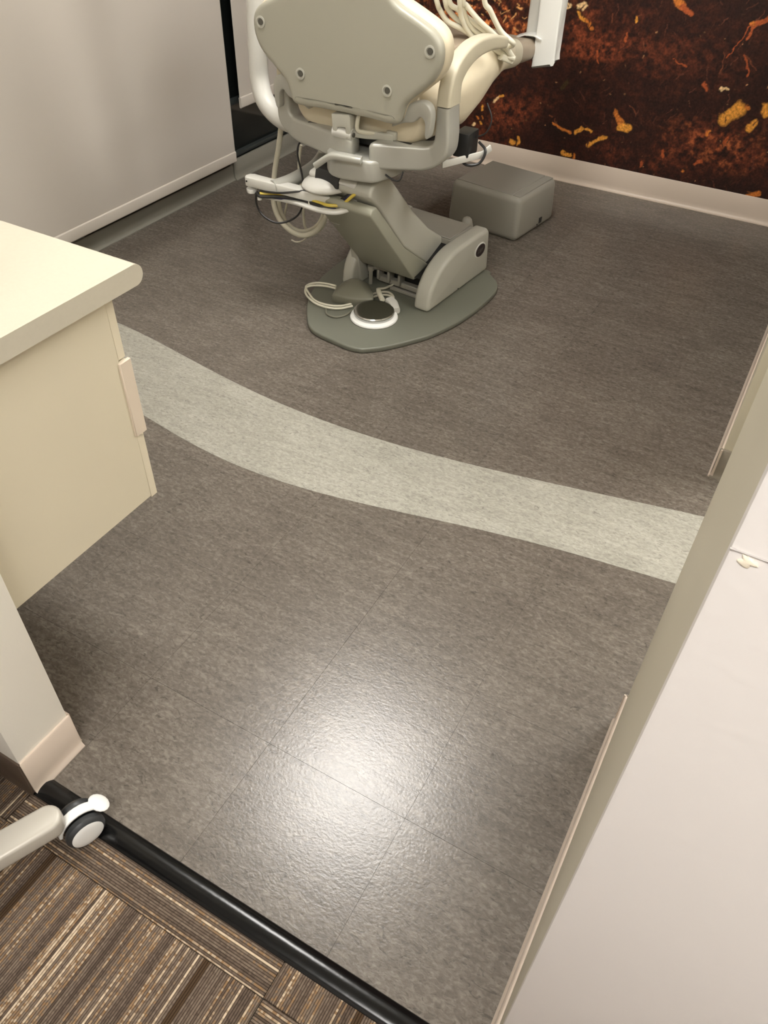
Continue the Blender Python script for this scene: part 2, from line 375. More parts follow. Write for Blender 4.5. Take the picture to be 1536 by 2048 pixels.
# entry walls
struct(add('wall_entry', box((XL-.25, .328, -.03), (-.948, .451, CEIL), .003), M_STUBWALL))
b1 = cove('baseboard_entry', (-.948, .3265), (-.948, .4525), (1, 0), .109, M_COVE, toe=.013)
cove('baseboard_corridor', (-3.1, .328), (-.944, .328), (0, -1), .109, M_COVEBRN, toe=.010)
cove('baseboard_entry_inner', (XL, .451), (-.95, .451), (0, 1), .109, M_COVE, toe=.008)
bm = box((.0235, .328, -.03), (1.3, 1.076, CEIL), .004, 2)
wr = add('wall_right', bm, M_BEIGEWALL, mats=[M_BEIGEWALL, M_WHITEWALL]); struct(wr)
for p in wr.data.polygons:
    if p.normal.y < -.35: p.material_index = 1
cove('baseboard_right', (.0235, .318), (.0235, 1.080), (-1, 0), .102, M_COVE, t=.005, toe=.011)
cove('baseboard_right_end', (.016, 1.076), (1.3, 1.076), (0, 1), .102, M_COVE, t=.005, toe=.010)
struct(add('wall_right_partition', box((.021, 2.046, -.03), (.14, YB, 1.42), .003), M_BEIGEWALL))  # unseen top kept low so the added fill panel shines over it
cove('baseboard_partition', (.021, 2.036), (.021, YB), (-1, 0), .102, M_COVE, t=.006, toe=.014)
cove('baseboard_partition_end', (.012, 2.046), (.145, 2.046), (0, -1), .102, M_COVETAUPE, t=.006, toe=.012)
struct(add('wall_right_outer', box((2.2, .45, -.03), (2.3, YB+.1, CEIL)), M_BEIGEWALL))
struct(add('wall_corridor', box((-3.3, -2.3, -.03), (2.3, -2.2, CEIL)), M_WHITEWALL))
struct(add('wall_corridor_left', box((-3.3, -2.2, -.03), (-3.2, .33, CEIL)), M_WHITEWALL))
struct(add('wall_corridor_right', box((2.2, -2.2, -.03), (2.3, .33, CEIL)), M_WHITEWALL))
struct(add('wall_entry_right', box((1.31, .328, -.03), (2.3, .45, CEIL)), M_WHITEWALL))
struct(add('ceiling', box((-3.3, -2.3, CEIL), (2.3, YB+.2, CEIL+.1)), M_CEIL))
# filler patch and scuff on the white corner
sp_ = bmesh.new(); own = bmesh.new()
bmesh.ops.create_icosphere(own, subdivisions=3, radius=1)
for v in own.verts:
    k = 1+.35*math.sin(3*v.co.x+5*v.co.z)
    v.co = Vector((.0345+v.co.x*.0042*k, .3276+v.co.y*.0012, 1.2165+v.co.z*.0035*k))
o = add('filler_spot', own, M_SPACKLE, wr); o['label'] = 'cream filler spot by the wall corner'
add('scuff', box((.024, .3270, 1.2205), (.062, .3283, 1.2212), .0002), M_CRACK, wr)

# ceiling lamps and the added fill panel
def emit_mat(i, st):
    m = bpy.data.materials.new('lit_diffuser'); m.use_nodes = True; nt = m.node_tree; b = nt.nodes['Principled BSDF']
    b.inputs['Base Color'].default_value = (.9, .9, .9, 1); b.inputs['Emission Color'].default_value = LAMPCOL+(1,); b.inputs['Emission Strength'].default_value = st
    return m
for i, (x, y, sx, sy, st, lab) in enumerate(LAMPS):
    t = thing('ceiling_light', lab, 'ceiling light', (x, y, CEIL-.02))
    bm = bmesh.new()
    for a, b in (((x-sx/2-.02, y-sy/2-.02), (x+sx/2+.02, y-sy/2)), ((x-sx/2-.02, y+sy/2), (x+sx/2+.02, y+sy/2+.02)), ((x-sx/2-.02, y-sy/2), (x-sx/2, y+sy/2)), ((x+sx/2, y-sy/2), (x+sx/2+.02, y+sy/2))):
        box((a[0], a[1], CEIL-.02), (b[0], b[1], CEIL+.001), .002, 1, bm=bm)
    add('frame', bm, M_BRIGHT, t)
    add('diffuser', box((x-sx/2, y-sy/2, CEIL-.014), (x+sx/2, y+sy/2, CEIL+.001)), emit_mat(i, st), t)

# ================================================================== MURAL (flat print)
def build_mural():
    xs = np.concatenate([np.linspace(XL+.02, -2.1, 24, endpoint=False), np.linspace(-2.1, .0, 720), [.012]])
    zs = np.concatenate([np.linspace(.114, .92, 280), np.linspace(.94, 2.70, 70)])
    X, Z = np.meshgrid(xs, zs)
    def g(px, py, sx, sz):
        c = hit(px, py, 'y', YB); return np.exp(-(((X-c[0])/sx)**2 + ((Z-c[2])/sz)**2))
    def fbm(scx, scz, seed, octv=4):
        r = np.random.default_rng(seed); out = np.zeros_like(X); amp = 1; tot = 0
        for o_ in range(octv):
            lat = r.random((64, 64)); u = (X*scx*2**o_) % 64; v = (Z*scz*2**o_) % 64
            i = np.floor(u).astype(int); j = np.floor(v).astype(int); fu = u-i; fv = v-j; fu = fu*fu*(3-2*fu); fv = fv*fv*(3-2*fv)
            q = lat[j % 64, i % 64]*(1-fu)*(1-fv)+lat[j % 64, (i+1) % 64]*fu*(1-fv)+lat[(j+1) % 64, i % 64]*(1-fu)*fv+lat[(j+1) % 64, (i+1) % 64]*fu*fv
            out += amp*q; tot += amp; amp *= .6
        return out/tot
    n1 = fbm(6, 8, 1, 5); n2 = fbm(22, 26, 2, 4); n3 = fbm(60, 60, 3, 3); n2b = fbm(22, 26, 9, 4)
    base = np.stack([.022+0*X, .010+0*X, .008+0*X], -1)
    red = (1.25*g(960, 20, .22, .16)+.55*g(1185, 95, .16, .07)+.35*g(1150, 40, .10, .12)+.75*g(1440, 290, .26, .09)+.55*g(1010, 215, .16, .09)+.40*g(970, 260, .12, .09)
           + .28*g(1290, 320, .2, .05)+.22*g(1370, 110, .16, .07)+.14*g(1230, 50, .3, .15)+.35*np.clip((Z-.95)/.3, 0, 1))
    red = (red+.10)*np.clip(.15+1.9*(n1-.25), 0, 2)*np.clip(.1+1.9*n2, 0, 2)*np.clip(4.2*(n3-.25), 0, 2.6)
    col = base + red[..., None]*np.array([.175, .040, .013])
    hot = np.clip(n3+n2-1.12, 0, 1)*np.clip(g(960, 20, .24, .14)*2.2+.5*g(1440, 290, .2, .08)+.25*np.clip((Z-.95)/.3, 0, 1), 0, 2)
    col = col + hot[..., None]*np.array([1.6, .55, .14])
    Zs = 900.414
    def px(a, c): return 900+.414*a, .414*c
    YEL, ORG, PALE, REDC, DIM = (.80, .36, .055), (.62, .20, .035), (.85, .60, .30), (.42, .10, .03), (.17, .055, .025)
    ST = [(505, 600, 578, 638, 8, ORG), (605, 638, 640, 617, 9, YEL), (655, 620, 682, 640, 7, YEL), (675, 698, 750, 655, 9, YEL), (800, 548, 832, 592, 12, ORG),
          (830, 612, 866, 618, 15, YEL), (1325, 575, 1400, 530, 28, YEL), (1440, 515, 1442, 520, 11, ORG), (1440, 625, 1470, 598, 14, YEL), (1525, 515, 1530, 545, 18, YEL),
          (1432, 945, 1488, 935, 15, ORG), (298, 682, 312, 690, 8, YEL), (327, 664, 333, 688, 9, YEL), (540, 738, 580, 745, 9, YEL), (598, 748, 598, 765, 7, ORG),
          (625, 62, 660, 100, 9, YEL), (660, 95, 690, 140, 7, ORG), (1088, -10, 1130, 35, 13, ORG), (1130, 35, 1166, 75, 11, REDC), (900, 75, 898, 105, 6, YEL), (900, 75, 935, 68, 4, DIM),
          (1465, 125, 1500, 108, 9, ORG), (1495, 112, 1534, 88, 11, REDC), (1335, 270, 1462, 130, 3, REDC), (1440, 192, 1482, 132, 4, REDC), (1420, 270, 1436, 365, 5, REDC), (1425, 270, 1475, 345, 4, DIM),
          (215, 490, 235, 465, 8, PALE), (235, 465, 262, 455, 6, YEL), (115, 602, 117, 602, 9, PALE), (142, 590, 148, 600, 7, YEL), (160, 508, 158, 530, 6, YEL), (128, 555, 134, 570, 6, ORG), (150, 555, 154, 566, 5, ORG),
          (556, 40, 588, 30, 7, PALE), (628, 30, 650, 18, 9, PALE), (648, 40, 656, 34, 6, PALE), (570, 20, 578, 18, 5, PALE), (855, 155, 850, 200, 5, REDC), (715, 250, 716, 300, 4, REDC),
          (1225, 400, 1240, 425, 8, REDC), (1310, 432, 1340, 440, 5, PALE), (870, 510, 900, 545, 3, DIM), (1028, 725, 1030, 755, 8, REDC), (1124, 824, 1126, 826, 8, ORG), (1180, 795, 1215, 780, 9, REDC),
          (540, 420, 560, 400, 16, (.055, .035, .012)), (780, 70, 778, 110, 4, DIM), (480, 552, 500, 560, 3, DIM), (515, 570, 520, 595, 3, DIM), (1070, 290, 1150, 320, 3, REDC),
          (1240, 660, 1260, 640, 5, ORG), (1330, 690, 1345, 670, 7, REDC), (1310, 350, 1325, 250, 3, DIM), (930, 780, 925, 800, 6, REDC), (940, 200, 944, 240, 3, DIM)]
    dx = X+(n2-.5)*.030; dz = Z+(n2b-.5)*.030
    def stroke(a, b, r, c):
        nonlocal col
        ax, az = a; bx, bz = b; vx, vz = bx-ax, bz-az; l2 = vx*vx+vz*vz+1e-9
        t = np.clip(((dx-ax)*vx+(dz-az)*vz)/l2, 0, 1); d = np.hypot(dx-ax-t*vx, dz-az-t*vz)
        k = np.clip((r*1.2*(.6+.8*n2)-d)/(r*.5), 0, 1)[..., None]*np.clip(.80+.3*n3, .4, 1.1)[..., None]
        col = col*(1-np.clip(k, 0, 1))+np.array(c)*k
    for x0, y0, x1, y1, wd, c in ST:
        a = hit(*px(x0, y0), 'y', YB); b = hit(*px(x1, y1), 'y', YB)
        stroke((a[0], a[2]), (b[0], b[2]), wd*.414/420, c)
    r = np.random.default_rng(5)
    for k in range(260):      # sparks
        cx = r.uniform(-2.5, 0); cz = .12+r.random()*1.3
        bright = r.random()**3; c = np.array((.70, .36, .16))*(.10+.9*bright)
        L_ = r.uniform(0, .006); an = r.uniform(0, 6.28); stroke((cx, cz), (cx+L_*math.cos(an), cz+L_*math.sin(an)), r.uniform(.0016, .0034), c)
    for k in range(70):      # glints in the glowing upper left patch
        c0 = hit(r.uniform(880, 1045), r.uniform(-60, 60), 'y', YB); an = r.normal(.2, .5); L_ = r.uniform(.005, .04)
        stroke((c0[0], c0[2]), (c0[0]+L_*math.cos(an), c0[2]+L_*math.sin(an)), r.uniform(.002, .005), np.array((.95, .50, .18))*r.uniform(.5, 1))
    for k in range(120):      # grass-like dim streaks
        c0 = hit(r.uniform(1130, 1536), r.uniform(0, 400), 'y', YB); an = r.uniform(.6, 2.6); L_ = r.uniform(.01, .06)
        stroke((c0[0], c0[2]), (c0[0]+L_*math.cos(an), c0[2]+L_*math.sin(an)), .0022, np.array((.10, .035, .02))*r.uniform(.5, 1.3))
    nz, nx = X.shape; co = np.stack([X, np.full_like(X, YB-.003), Z], -1).reshape(-1, 3)
    idx = np.arange(nz*nx).reshape(nz, nx)
    q = np.stack([idx[:-1, :-1], idx[:-1, 1:], idx[1:, 1:], idx[1:, :-1]], -1).reshape(-1, 4)
    me = bpy.data.meshes.new('wall_mural'); base0 = np.array([-1.3, YB-.003, .114])
    # closed thin sheet: front grid + a back face
    vb = np.array([[xs[0], YB, zs[0]], [xs[-1], YB, zs[0]], [xs[-1], YB, zs[-1]], [xs[0], YB, zs[-1]]])
    nV = len(co); faces = q.tolist()+[[nV+3, nV+2, nV+1, nV]]
    me.from_pydata((np.vstack([co, vb])-base0).tolist(), [], faces)
    at = me.color_attributes.new('print', 'FLOAT_COLOR', 'POINT')
    full = np.vstack([np.clip(col, 0, 1).reshape(-1, 3), np.zeros((4, 3))]); rgba = np.hstack([full, np.ones((len(full), 1))])
    at.data.foreach_set('color', rgba.astype(np.float32).ravel())
    m = bpy.data.materials.new('ember_print'); m.use_nodes = True; nt = m.node_tree; b = nt.nodes['Principled BSDF']
    a = nt.nodes.new('ShaderNodeAttribute'); a.attribute_name = 'print'
    tc = nt.nodes.new('ShaderNodeTexCoord'); nz_ = nt.nodes.new('ShaderNodeTexNoise'); nz_.inputs['Scale'].default_value = 110; nz_.inputs['Detail'].default_value = 5
    nt.links.new(tc.outputs['Object'], nz_.inputs['Vector'])
    rp = nt.nodes.new('ShaderNodeValToRGB'); rp.color_ramp.elements[0].position = .3; rp.color_ramp.elements[0].color = (.55, .5, .5, 1); rp.color_ramp.elements[1].position = .75; rp.color_ramp.elements[1].color = (1.45, 1.4, 1.4, 1)
    nt.links.new(nz_.outputs['Fac'], rp.inputs['Fac'])
    mx = nt.nodes.new('ShaderNodeMix'); mx.data_type = 'RGBA'; mx.blend_type = 'MULTIPLY'; mx.inputs[0].default_value = 1
    nt.links.new(a.outputs['Color'], mx.inputs[6]); nt.links.new(rp.outputs['Color'], mx.inputs[7]); nt.links.new(mx.outputs[2], b.inputs['Base Color'])
    b.inputs['Roughness'].default_value = .5; b.inputs['Specular IOR Level'].default_value = .25
    me.materials.append(m)
    o = bpy.data.objects.new('wall_mural', me); COL.objects.link(o); o.location = base0
    tag(o, 'dark wall mural of glowing orange embers and grass above the beige skirting', 'mural')
build_mural()

# ================================================================== BLINDS
def blind(x, y0, y1, z0, label):
    t = thing('roller_blind', label, 'window blind', (x, (y0+y1)/2, z0))
    # gently bowed cloth
    n = 24; front = []; 
    bm = bmesh.new(); rows = []
    for i in range(n+1):
        y = y0+(y1-y0)*i/n; r = []
        for k in range(13):
            z = z0+.046+(2.52-z0-.046)*k/12; d = .004*math.sin(math.pi*i/n)*math.sin(math.pi*k/12)
            r.append((x+d, y, z))
        rows.append(r)
    f = [[bm.verts.new(p) for p in r] for r in rows]; b = [[bm.verts.new((p[0]-.0015, p[1], p[2])) for p in r] for r in rows]
    for i in range(n):
        for k in range(12):
            bm.faces.new((f[i][k], f[i+1][k], f[i+1][k+1], f[i][k+1])); bm.faces.new((b[i][k], b[i][k+1], b[i+1][k+1], b[i+1][k]))
    for k in range(12):
        bm.faces.new((f[0][k], f[0][k+1], b[0][k+1], b[0][k])); bm.faces.new((f[n][k], b[n][k], b[n][k+1], f[n][k+1]))
    add('cloth', bm, M_BLIND, t)
    ring = rrect(.012, .048, .005, 3)
    add('hem_bar', sweep([(x, y0, z0+.024), (x, y1, z0+.024)], ring, fixed=True), M_HEM, t)
    add('roller_tube', sweep([(x-.03, y0, 2.53), (x-.03, y1, 2.53)], circ(.03, 16)), M_HEM, t)
blind(-2.555, .62, 3.118, .103, 'long pale roller blind hanging almost to the floor behind the worktop')
blind(-2.565, 3.205, 3.95, .322, 'narrow pale roller blind pulled up higher behind the dental chair')

# ================================================================== WORKTOP + CABINET
XC = -1.0
ZT0, ZT1, YF = .848, .886, .905
prof = [(.452, ZT0), (.452, ZT1)] + [(YF-.019+.019*math.cos(math.radians(a)), (ZT0+ZT1)/2+.019*math.sin(math.radians(a))) for a in range(90, -91, -15)]
wt = add('worktop', prism(prof, lambda p, q, h: (h, p, q), -2.50, -.972, 0), M_TOP, loc=(-1.7, .68, ZT0), sharp=25)
tag(wt, 'cream laminate worktop with a rounded front edge on the beige cabinet', 'worktop')
YFc = .832
cb = thing('drawer_cabinet', 'beige laminate cabinet with an end panel hanging beside the entry wall', 'cabinet', (-1.5, .64, .386))
add('end_panel', box((XC-.018, .452, .386), (XC, YFc, ZT0), .001, 1), M_CAB, cb)
bm = box((-2.48, .452, .39), (XC-.019, YFc-.004, .41)); box((-2.48, .452, .41), (XC-.019, .462, ZT0), bm=bm); box((-2.48, .462, .41), (-2.462, YFc-.004, ZT0), bm=bm); box((-2.48, .462, ZT0-.02), (XC-.019, YFc-.004, ZT0), bm=bm)
add('carcass', bm, M_CAB, cb)
bays = [(-1.50, XC-.002), (-1.99, -1.503), (-2.478, -1.993)]
for bi, (a, b) in enumerate(bays):
    for (z0, z1, dx, dy) in ((.715, .838, 0, 0), (.545, .712, .007 if bi == 0 else 0, .006 if bi == 0 else 0), (.380, .542, 0, 0)):
        d = add('drawer_front', box((a, YFc+.0005, z0), (b, YFc+.0185, z1), .0012, 1), M_CAB, cb)
        e = add('edge_band', box((b-.0005, YFc-.004 if dx else YFc+.0007, z0+.0005), (b+.0006+dx*.9, YFc+.0185+dy, z1-.0005), .001, 1), M_CABEDGE if dx else M_CABLITE, d)
        c = ((a+b)/2, YFc+.03, (z0+z1)/2+.03)
        add('pull_handle', tube([(c[0]-.06, YFc+.018, c[2]), (c[0]-.055, c[1]+.012, c[2]), (c[0]+.055, c[1]+.012, c[2]), (c[0]+.06, YFc+.018, c[2])], .004, 5, 8), M_STEEL, d)

# ================================================================== STOOL
st = thing('stool', 'wheeled stool with a silver grey star base and white hubbed casters on the carpet', 'stool', (-.945, -.02, 0))
hub = np.array([-.945, -.02]); leg0 = math.atan2(.300-hub[1], -.812-hub[0])
for k in range(5):
    a = leg0+k*2*math.pi/5; d = np.array([math.cos(a), math.sin(a)]); s = np.array([-d[1], d[0]])
    tip = hub+d*.335
    LW = .0265
    plan = [(.02, -LW*1.1)]+[(.322+LW*math.cos(t), LW*math.sin(t)) for t in np.radians(np.arange(-90, 91, 15))]+[(.02, LW*1.1)]
    fl = lambda p, q, h: (hub[0]+d[0]*p+s[0]*q*(1 if h else 1.12), hub[1]+d[1]*p+s[1]*q*(1 if h else 1.12), (.076 if h == 0 else .112)+.045*max(0, .335-p))
    leg = add('leg', prism(plan, fl, 0, 1, .007, 3, angle=50), M_STOOL, st, sharp=50)
    # caster: swivelled about its own stem
    ca = math.radians(72) if k == 0 else a+.9+k
    cdir = np.array([math.cos(ca), math.sin(ca)]); cs = np.array([cdir[1], -cdir[0]])      # cs = axle direction
    stem = hub+d*.322; c = stem+cdir*.020 if k else np.array([-.800, .318]); zc = .0395; R = .038
    cas = add('caster', lathe([(.008, 0), (.008, .03)], (stem[0], stem[1], .068), n=12), M_DARKMET, leg)
    for sd in (-1, 1):
        cc = (c[0]+cs[0]*sd*.011, c[1]+cs[1]*sd*.011, zc); ax = (cs[0]*sd, cs[1]*sd, 0)
        add('tyre', lathe([(R-.010, 0), (R-.002, .001), (R, .005), (R, .012), (R-.003, .017), (R-.006, .0195), (R-.008, .0185), (.01, .0185)], cc, ax, 36), M_TYRE, leg, sharp=30)
        add('wheel_cap', lathe([(R-.0072, .017), (R-.0072, .0198), (R-.011, .0212), (R-.020, .0222), (.002, .0226)], cc, ax, 32), M_BRIGHT, leg, sharp=60)
    # hood between the wheels with the brake tab
    hood = [(c[0]+cdir[0]*(R+.003)*math.cos(t), c[1]+cdir[1]*(R+.003)*math.cos(t), zc+(R+.003)*math.sin(t)) for t in np.radians(np.arange(172, 8, -14))]
    add('caster_hood', sweep(hood, rrect(.020, .007, .003, 3)), M_BRIGHT, leg)
    bt = np.array([c[0], c[1]])+cdir*.043
    bm = bmesh.new(); bmesh.ops.create_uvsphere(bm, u_segments=16, v_segments=10, radius=1)
    for v in bm.verts:
        p = v.co.copy(); v.co = Vector((bt[0]+cdir[0]*p.x*.017+cs[0]*p.y*.022, bt[1]+cdir[1]*p.x*.017+cs[1]*p.y*.022, .062+p.z*.007-p.x*.010))
    add('brake_tab', bm, M_BRIGHT, leg)
add('hub', lathe([(.045, .10), (.045, .14), (.036, .155), (.028, .16)], (hub[0], hub[1], 0)), M_STOOL, st)
add('gas_column', lathe([(.025, .15), (.025, .33), (.016, .335), (.016, .47)], (hub[0], hub[1], 0)), M_DARKMET, st)
add('seat', lathe([(.01, .46), (.16, .465), (.185, .48), (.19, .50), (.18, .525), (.15, .54), (.01, .545)], (hub[0], hub[1], 0)), M_SEATBLK, st)

# ================================================================== DENTAL CHAIR
X0 = -1.358
ch = thing('dental_chair', 'cream dental chair with grey backrest shell on an olive grey floor plate', 'dental chair', (-1.33, 2.5, 0))
BA = math.radians(-5.4)
def Bf(u, v, z):      # base frame -> scene
    return (-1.33+u*math.cos(BA)-v*math.sin(BA), 2.5+u*math.sin(BA)+v*math.cos(BA), z)
# floor plate (outline taken on the floor)
right = [(-1.218, 2.075), (-1.16, 2.130), (-1.10, 2.215), (-1.05, 2.305), (-1.008, 2.44), (-.988, 2.57), (-.982, 2.68), (-.988, 2.75), (-1.012, 2.805), (-1.06, 2.85), (-1.12, 2.885)]
left = [(-1.55, 2.90), (-1.60, 2.85), (-1.635, 2.76), (-1.645, 2.62), (-1.636, 2.46), (-1.605, 2.34), (-1.56, 2.24), (-1.50, 2.15), (-1.465, 2.112), (-1.42, 2.088), (-1.34, 2.074), (-1.27, 2.066)]
op = [tuple(p[:2]) for p in smooth_path([(a, b, 0) for a, b in right+left+[right[0]]], 4)][:-1]
add('floor_plate', prism(op, lambda p, q, h: (p, q, h), 0, .020, .006, 3, angle=60), M_PLATE, ch, sharp=50)
# pump housing: two quarter-round cheeks and a body
def cheek(z0=.021):
    pts = [(-.062, z0)]
    for a in range(0, 91, 9):
        pts.append((.165-.222*math.cos(math.radians(a)), .045+.160*math.sin(math.radians(a))))
    pts += [(.20, .2065), (.30, .2055), (.372, .203), (.383, .190), (.402, z0)]
    return pts
hs = add('pump_housing', prism(cheek(), lambda p, q, h: Bf(h, p, q), .135, .205, .016, 4, angle=50), M_PLAST, ch, sharp=45)
hs['label'] = 'grey quarter-round side of the pump housing'
add('housing_cheek', prism(cheek(), lambda p, q, h: Bf(h, p, q), -.205, -.155, .012, 3, angle=50), M_PLAST, ch, sharp=45)
body = [(.205, .021), (.195, .198), (.36, .198), (.378, .185), (.39, .021)]
hb = add('housing_body', prism(body, lambda p, q, h: Bf(h, p, q), -.16, .138, .006, 2), M_BOX, ch)
lid = [(.200, .199), (.200, .203), (.362, .2035), (.362, .199)]
add('housing_lid', prism(lid, lambda p, q, h: Bf(h, p, q), -.158, .128, .0015, 1), M_BOX, hb)
add('elbow', tube([Bf(.06, .40, .13), Bf(.06, .44, .15), Bf(.05, .47, .16), Bf(.05, .49, .12)], .022, 5, 12), M_BOX, ch)
# oval badge
bc = Vector(Bf(.2052, .312, .138)); uu = Vector(Bf(1, 0, 0))-Vector(Bf(0, 0, 0)); vv = Vector(Bf(0, 1, 0))-Vector(Bf(0, 0, 0))
bd = add('badge', loft([[bc+uu*(h)+vv*(a*.039*k)+Vector((0, 0, c*.027*k)) for a, c in circ(1, 28)] for h, k in ((-.002, 1.1), (.0012, 1.1), (.0022, 1.02))]), M_WHITE, hs)
bd2 = add('badge_face', loft([[bc+uu*h+vv*(a*.037*k)+Vector((0, 0, c*.0255*k)) for a, c in circ(1, 28)] for h, k in ((.001, 1), (.0034, .97))]), M_BADGE, hs)
for k in range(3):     # faint emblem lines in the badge
    p = bc+uu*.0037
    add('badge_emblem', sweep([p+vv*(-.020+.014*k)+Vector((0, 0, -.009)), p+vv*(-.012+.014*k)+Vector((0, 0, .009))], circ(.0011, 6)), M_DARKMET, hs)
add('screw', lathe([(.003, 0), (.003, .0015)], Bf(.205, .16, .034), uu, 10), M_BLACK, hs)
# lift arm: lower tray + upper cover
UA, UB = -.14, .104
tray = [(-.012, .108), (-.300, .442), (-.302, .452), (-.294, .466), (-.268, .468), (-.256, .456), (-.085, .262), (.098, .128), (.10, .112), (.02, .103)]
tr = add('arm_tray', prism(tray, lambda p, q, h: Bf(h, p, q), UA, UB, .007, 3, angle=25), M_TRAY, ch, sharp=35)
cover = [(-.240, .452), (-.292, .500), (-.286, .522), (-.262, .538), (-.205, .538), (-.165, .525), (-.140, .500), (-.012, .366), (.10, .270), (.222, .187), (.215, .16), (.128, .118), (.10, .125), (-.075, .256)]
add('arm_cover', prism(cover, lambda p, q, h: Bf(h, p, q), UA+.012, UB-.012, .016, 4, angle=40), M_PLAST, ch, sharp=35)
add('arm_gap_dark', prism([(-.01, .118), (.12, .09), (.20, .12), (.20, .18), (.09, .135)], lambda p, q, h: Bf(h, p, q), UB-.06, .134, 0), M_BLACK, ch)  # black block filling the open gap between arm and housing cheek
add('arm_logo', prism([(-.2450, .350), (-.2390, .343), (-.2405, .3415), (-.2465, .3485)], lambda p, q, h: Bf(h, p-.010, q+.012), -.10, -.062, .0003, 1), M_BOX, tr)
# upper neck deck that carries the swivel, with cable slot
deck = [(-.292, .515), (-.286, .532), (-.20, .545), (-.05, .545), (-.01, .53), (-.03, .50), (-.20, .49)]
nk = add('neck_deck', prism(deck, lambda p, q, h: Bf(h, p, q), -.165, .03, .008, 3), M_WHITE, ch)
add('cable_slot', prism([(-.297, .500), (-.285, .5475), (-.215, .5485), (-.215, .50)], lambda p, q, h: Bf(h, p, q), -.135, -.035, .002, 1), M_BLACK, nk)
add('deck_screw', lathe([(.003, 0), (.003, .001)], Bf(.005, -.2, .546), n=8), M_DARKMET, nk)
SWV = Bf(-.045, -.135, 0)
add('swivel_post', lathe([(.085, .515), (.085, .545), (.10, .552), (.10, .572), (.07, .580)], (SWV[0], SWV[1], 0), n=40), M_BOX, ch)
# front link post, machinery
add('link_post', prism([(-.005, .02), (-.040, .19), (.000, .20), (.045, .02)], lambda p, q, h: Bf(h, p, q), -.182, -.146, .003, 1), M_PLAST, ch)
bm = box((0, 0, 0), (1, 1, 1)); bm.free()
def bbox(u0, u1, v0, v1, z0, z1, bev=.002, bm=None):
    return prism([(v0, z0), (v1, z0), (v1, z1), (v0, z1)], lambda p, q, h: Bf(h, p, q), u0, u1, bev, 1, bm=bm)
add('machine_frame', bbox(-.15, .135, .06, .19, .020, .10), M_BLACK, ch)
add('cross_bar', bbox(-.09, .135, .030, .058, .030, .052, .003), M_MECH, ch)
add('floor_rail', bbox(-.02, .136, .010, .024, .021, .034, .002), M_BOX, ch)
for u in (-.085, -.035, .015):
    add('lug', bbox(u-.006, u+.006, .018, .06, .040, .088, .003), M_MECH, ch)
add('actuator', tube([Bf(-.11, .02, .085), Bf(-.08, .02, .095), Bf(-.04, .03, .093), Bf(.0, .05, .098)], .012, 5, 10), M_MECH, ch)
add('ram_rod', lathe([(.008, 0), (.008, .055), (.013, .057), (.013, .075)], Bf(-.108, .005, .021), n=14), M_MECH, ch)
# ---- seat swivel block, yoke, lever
YA = 2.205        # apex of the yoke nearest the entrance
sk = [(X0-.075, 2.21), (X0-.045, 2.18), (X0+.0, 2.168), (X0+.06, 2.178), (X0+.12, 2.21), (X0+.13, 2.36), (X0-.09, 2.36)]
add('swivel_block', prism([tuple(p[:2]) for p in smooth_path([(a, b, 0) for a, b in sk]+[(sk[0][0], sk[0][1], 0)], 4)][:-1], lambda p, q, h: (p, q, h),   .553, .622, .010, 3, angle=50), M_SILVER, ch, sharp=45)
for s in (1, -1):
    s0 = .098 if s > 0 else -.012
    stn = [((s0, .594), (s0, .672)), ((.5*s0+.07, .594), (.5*s0+.07, .672)), ((.15, .594), (.15, .671)), ((.205, .594), (.205, .669)), ((.243, .596), (.243, .668)), ((.281, .612), (.260, .675)), ((.313, .648), (.268, .690)), ((.318, .700), (.2695, .720)), ((.314, .745), (.270, .750)), ((.311, .784), (.270, .784))]
    oo = smooth_path([(a_[0], a_[1], 0) for a_, _ in stn], 4); ii = smooth_path([(b_[0], b_[1], 0) for _, b_ in stn], 4); rings = []
    for o_, i_ in zip(oo, ii):
        c_ = (o_+i_)/2; hv = (o_-i_)/2; hl = np.linalg.norm(hv); hv = hv/hl
        yf = 2.283-.085*max(0, 1-max(0, c_[0]-s0)/(.262-s0))
        kd = min(1, max(0, (c_[0]-.10)/.16)); dp = .056+.030*kd
        rings.append([Vector((X0+s*(c_[0]+hv[0]*v_), yf+dp/2+u_, c_[1]+hv[1]*v_)) for u_, v_ in rrect(dp, 2*hl, .011, 4)])
    # rounded inner end
    r0 = rings[0]; cen = sum(r0, Vector())/len(r0)
    rings = [[cen+(p-cen)*.80-Vector((s*.012, 0, 0)) for p in r0], [cen+(p-cen)*.93-Vector((s*.008, 0, 0)) for p in r0]]+rings
    yk = add('armrest_bracket', loft(rings), M_SILVER, ch, sharp=50)
    # armrest
    xa = X0+.2905*s
    ap = [(xa, 2.326, .786), (xa, 2.328, .825), (xa+.0, 2.345, .862), (xa, 2.40, .893), (xa, 2.48, .908), (xa, 2.58, .905), (xa, 2.66, .892), (xa, 2.70, .884)]
    P = smooth_path(ap, 6); rg = []; n = len(P)
    for i, p in enumerate(P):
        t = P[min(i+1, n-1)]-P[max(i-1, 0)]; t /= np.linalg.norm(t); q = np.array([s*1., 0, 0]); r_ = np.cross(t, q)
        k = i/(n-1); dep = .068*(1-k)**1.2+.040; wd = .046
        off = r_*0
        rg.append([Vector(p+q*a+r_*c+off) for a, c in rrect(wd, dep*.8, .010, 4)])
    add('armrest', loft(rg), M_ARMPAD, ch, sharp=50)
lv = [(X0+.080, 2.168, .628), (X0+.05, 2.160, .630), (X0+.0, 2.152, .631), (X0-.030, 2.150, .622), (X0-.075, 2.147, .590)]
add('swivel_lever', sweep(smooth_path(lv, 6), rrect(.032, .020, .007, 3), up=(0, 0, 1), fixed=True), M_SILVER, ch, sharp=50)
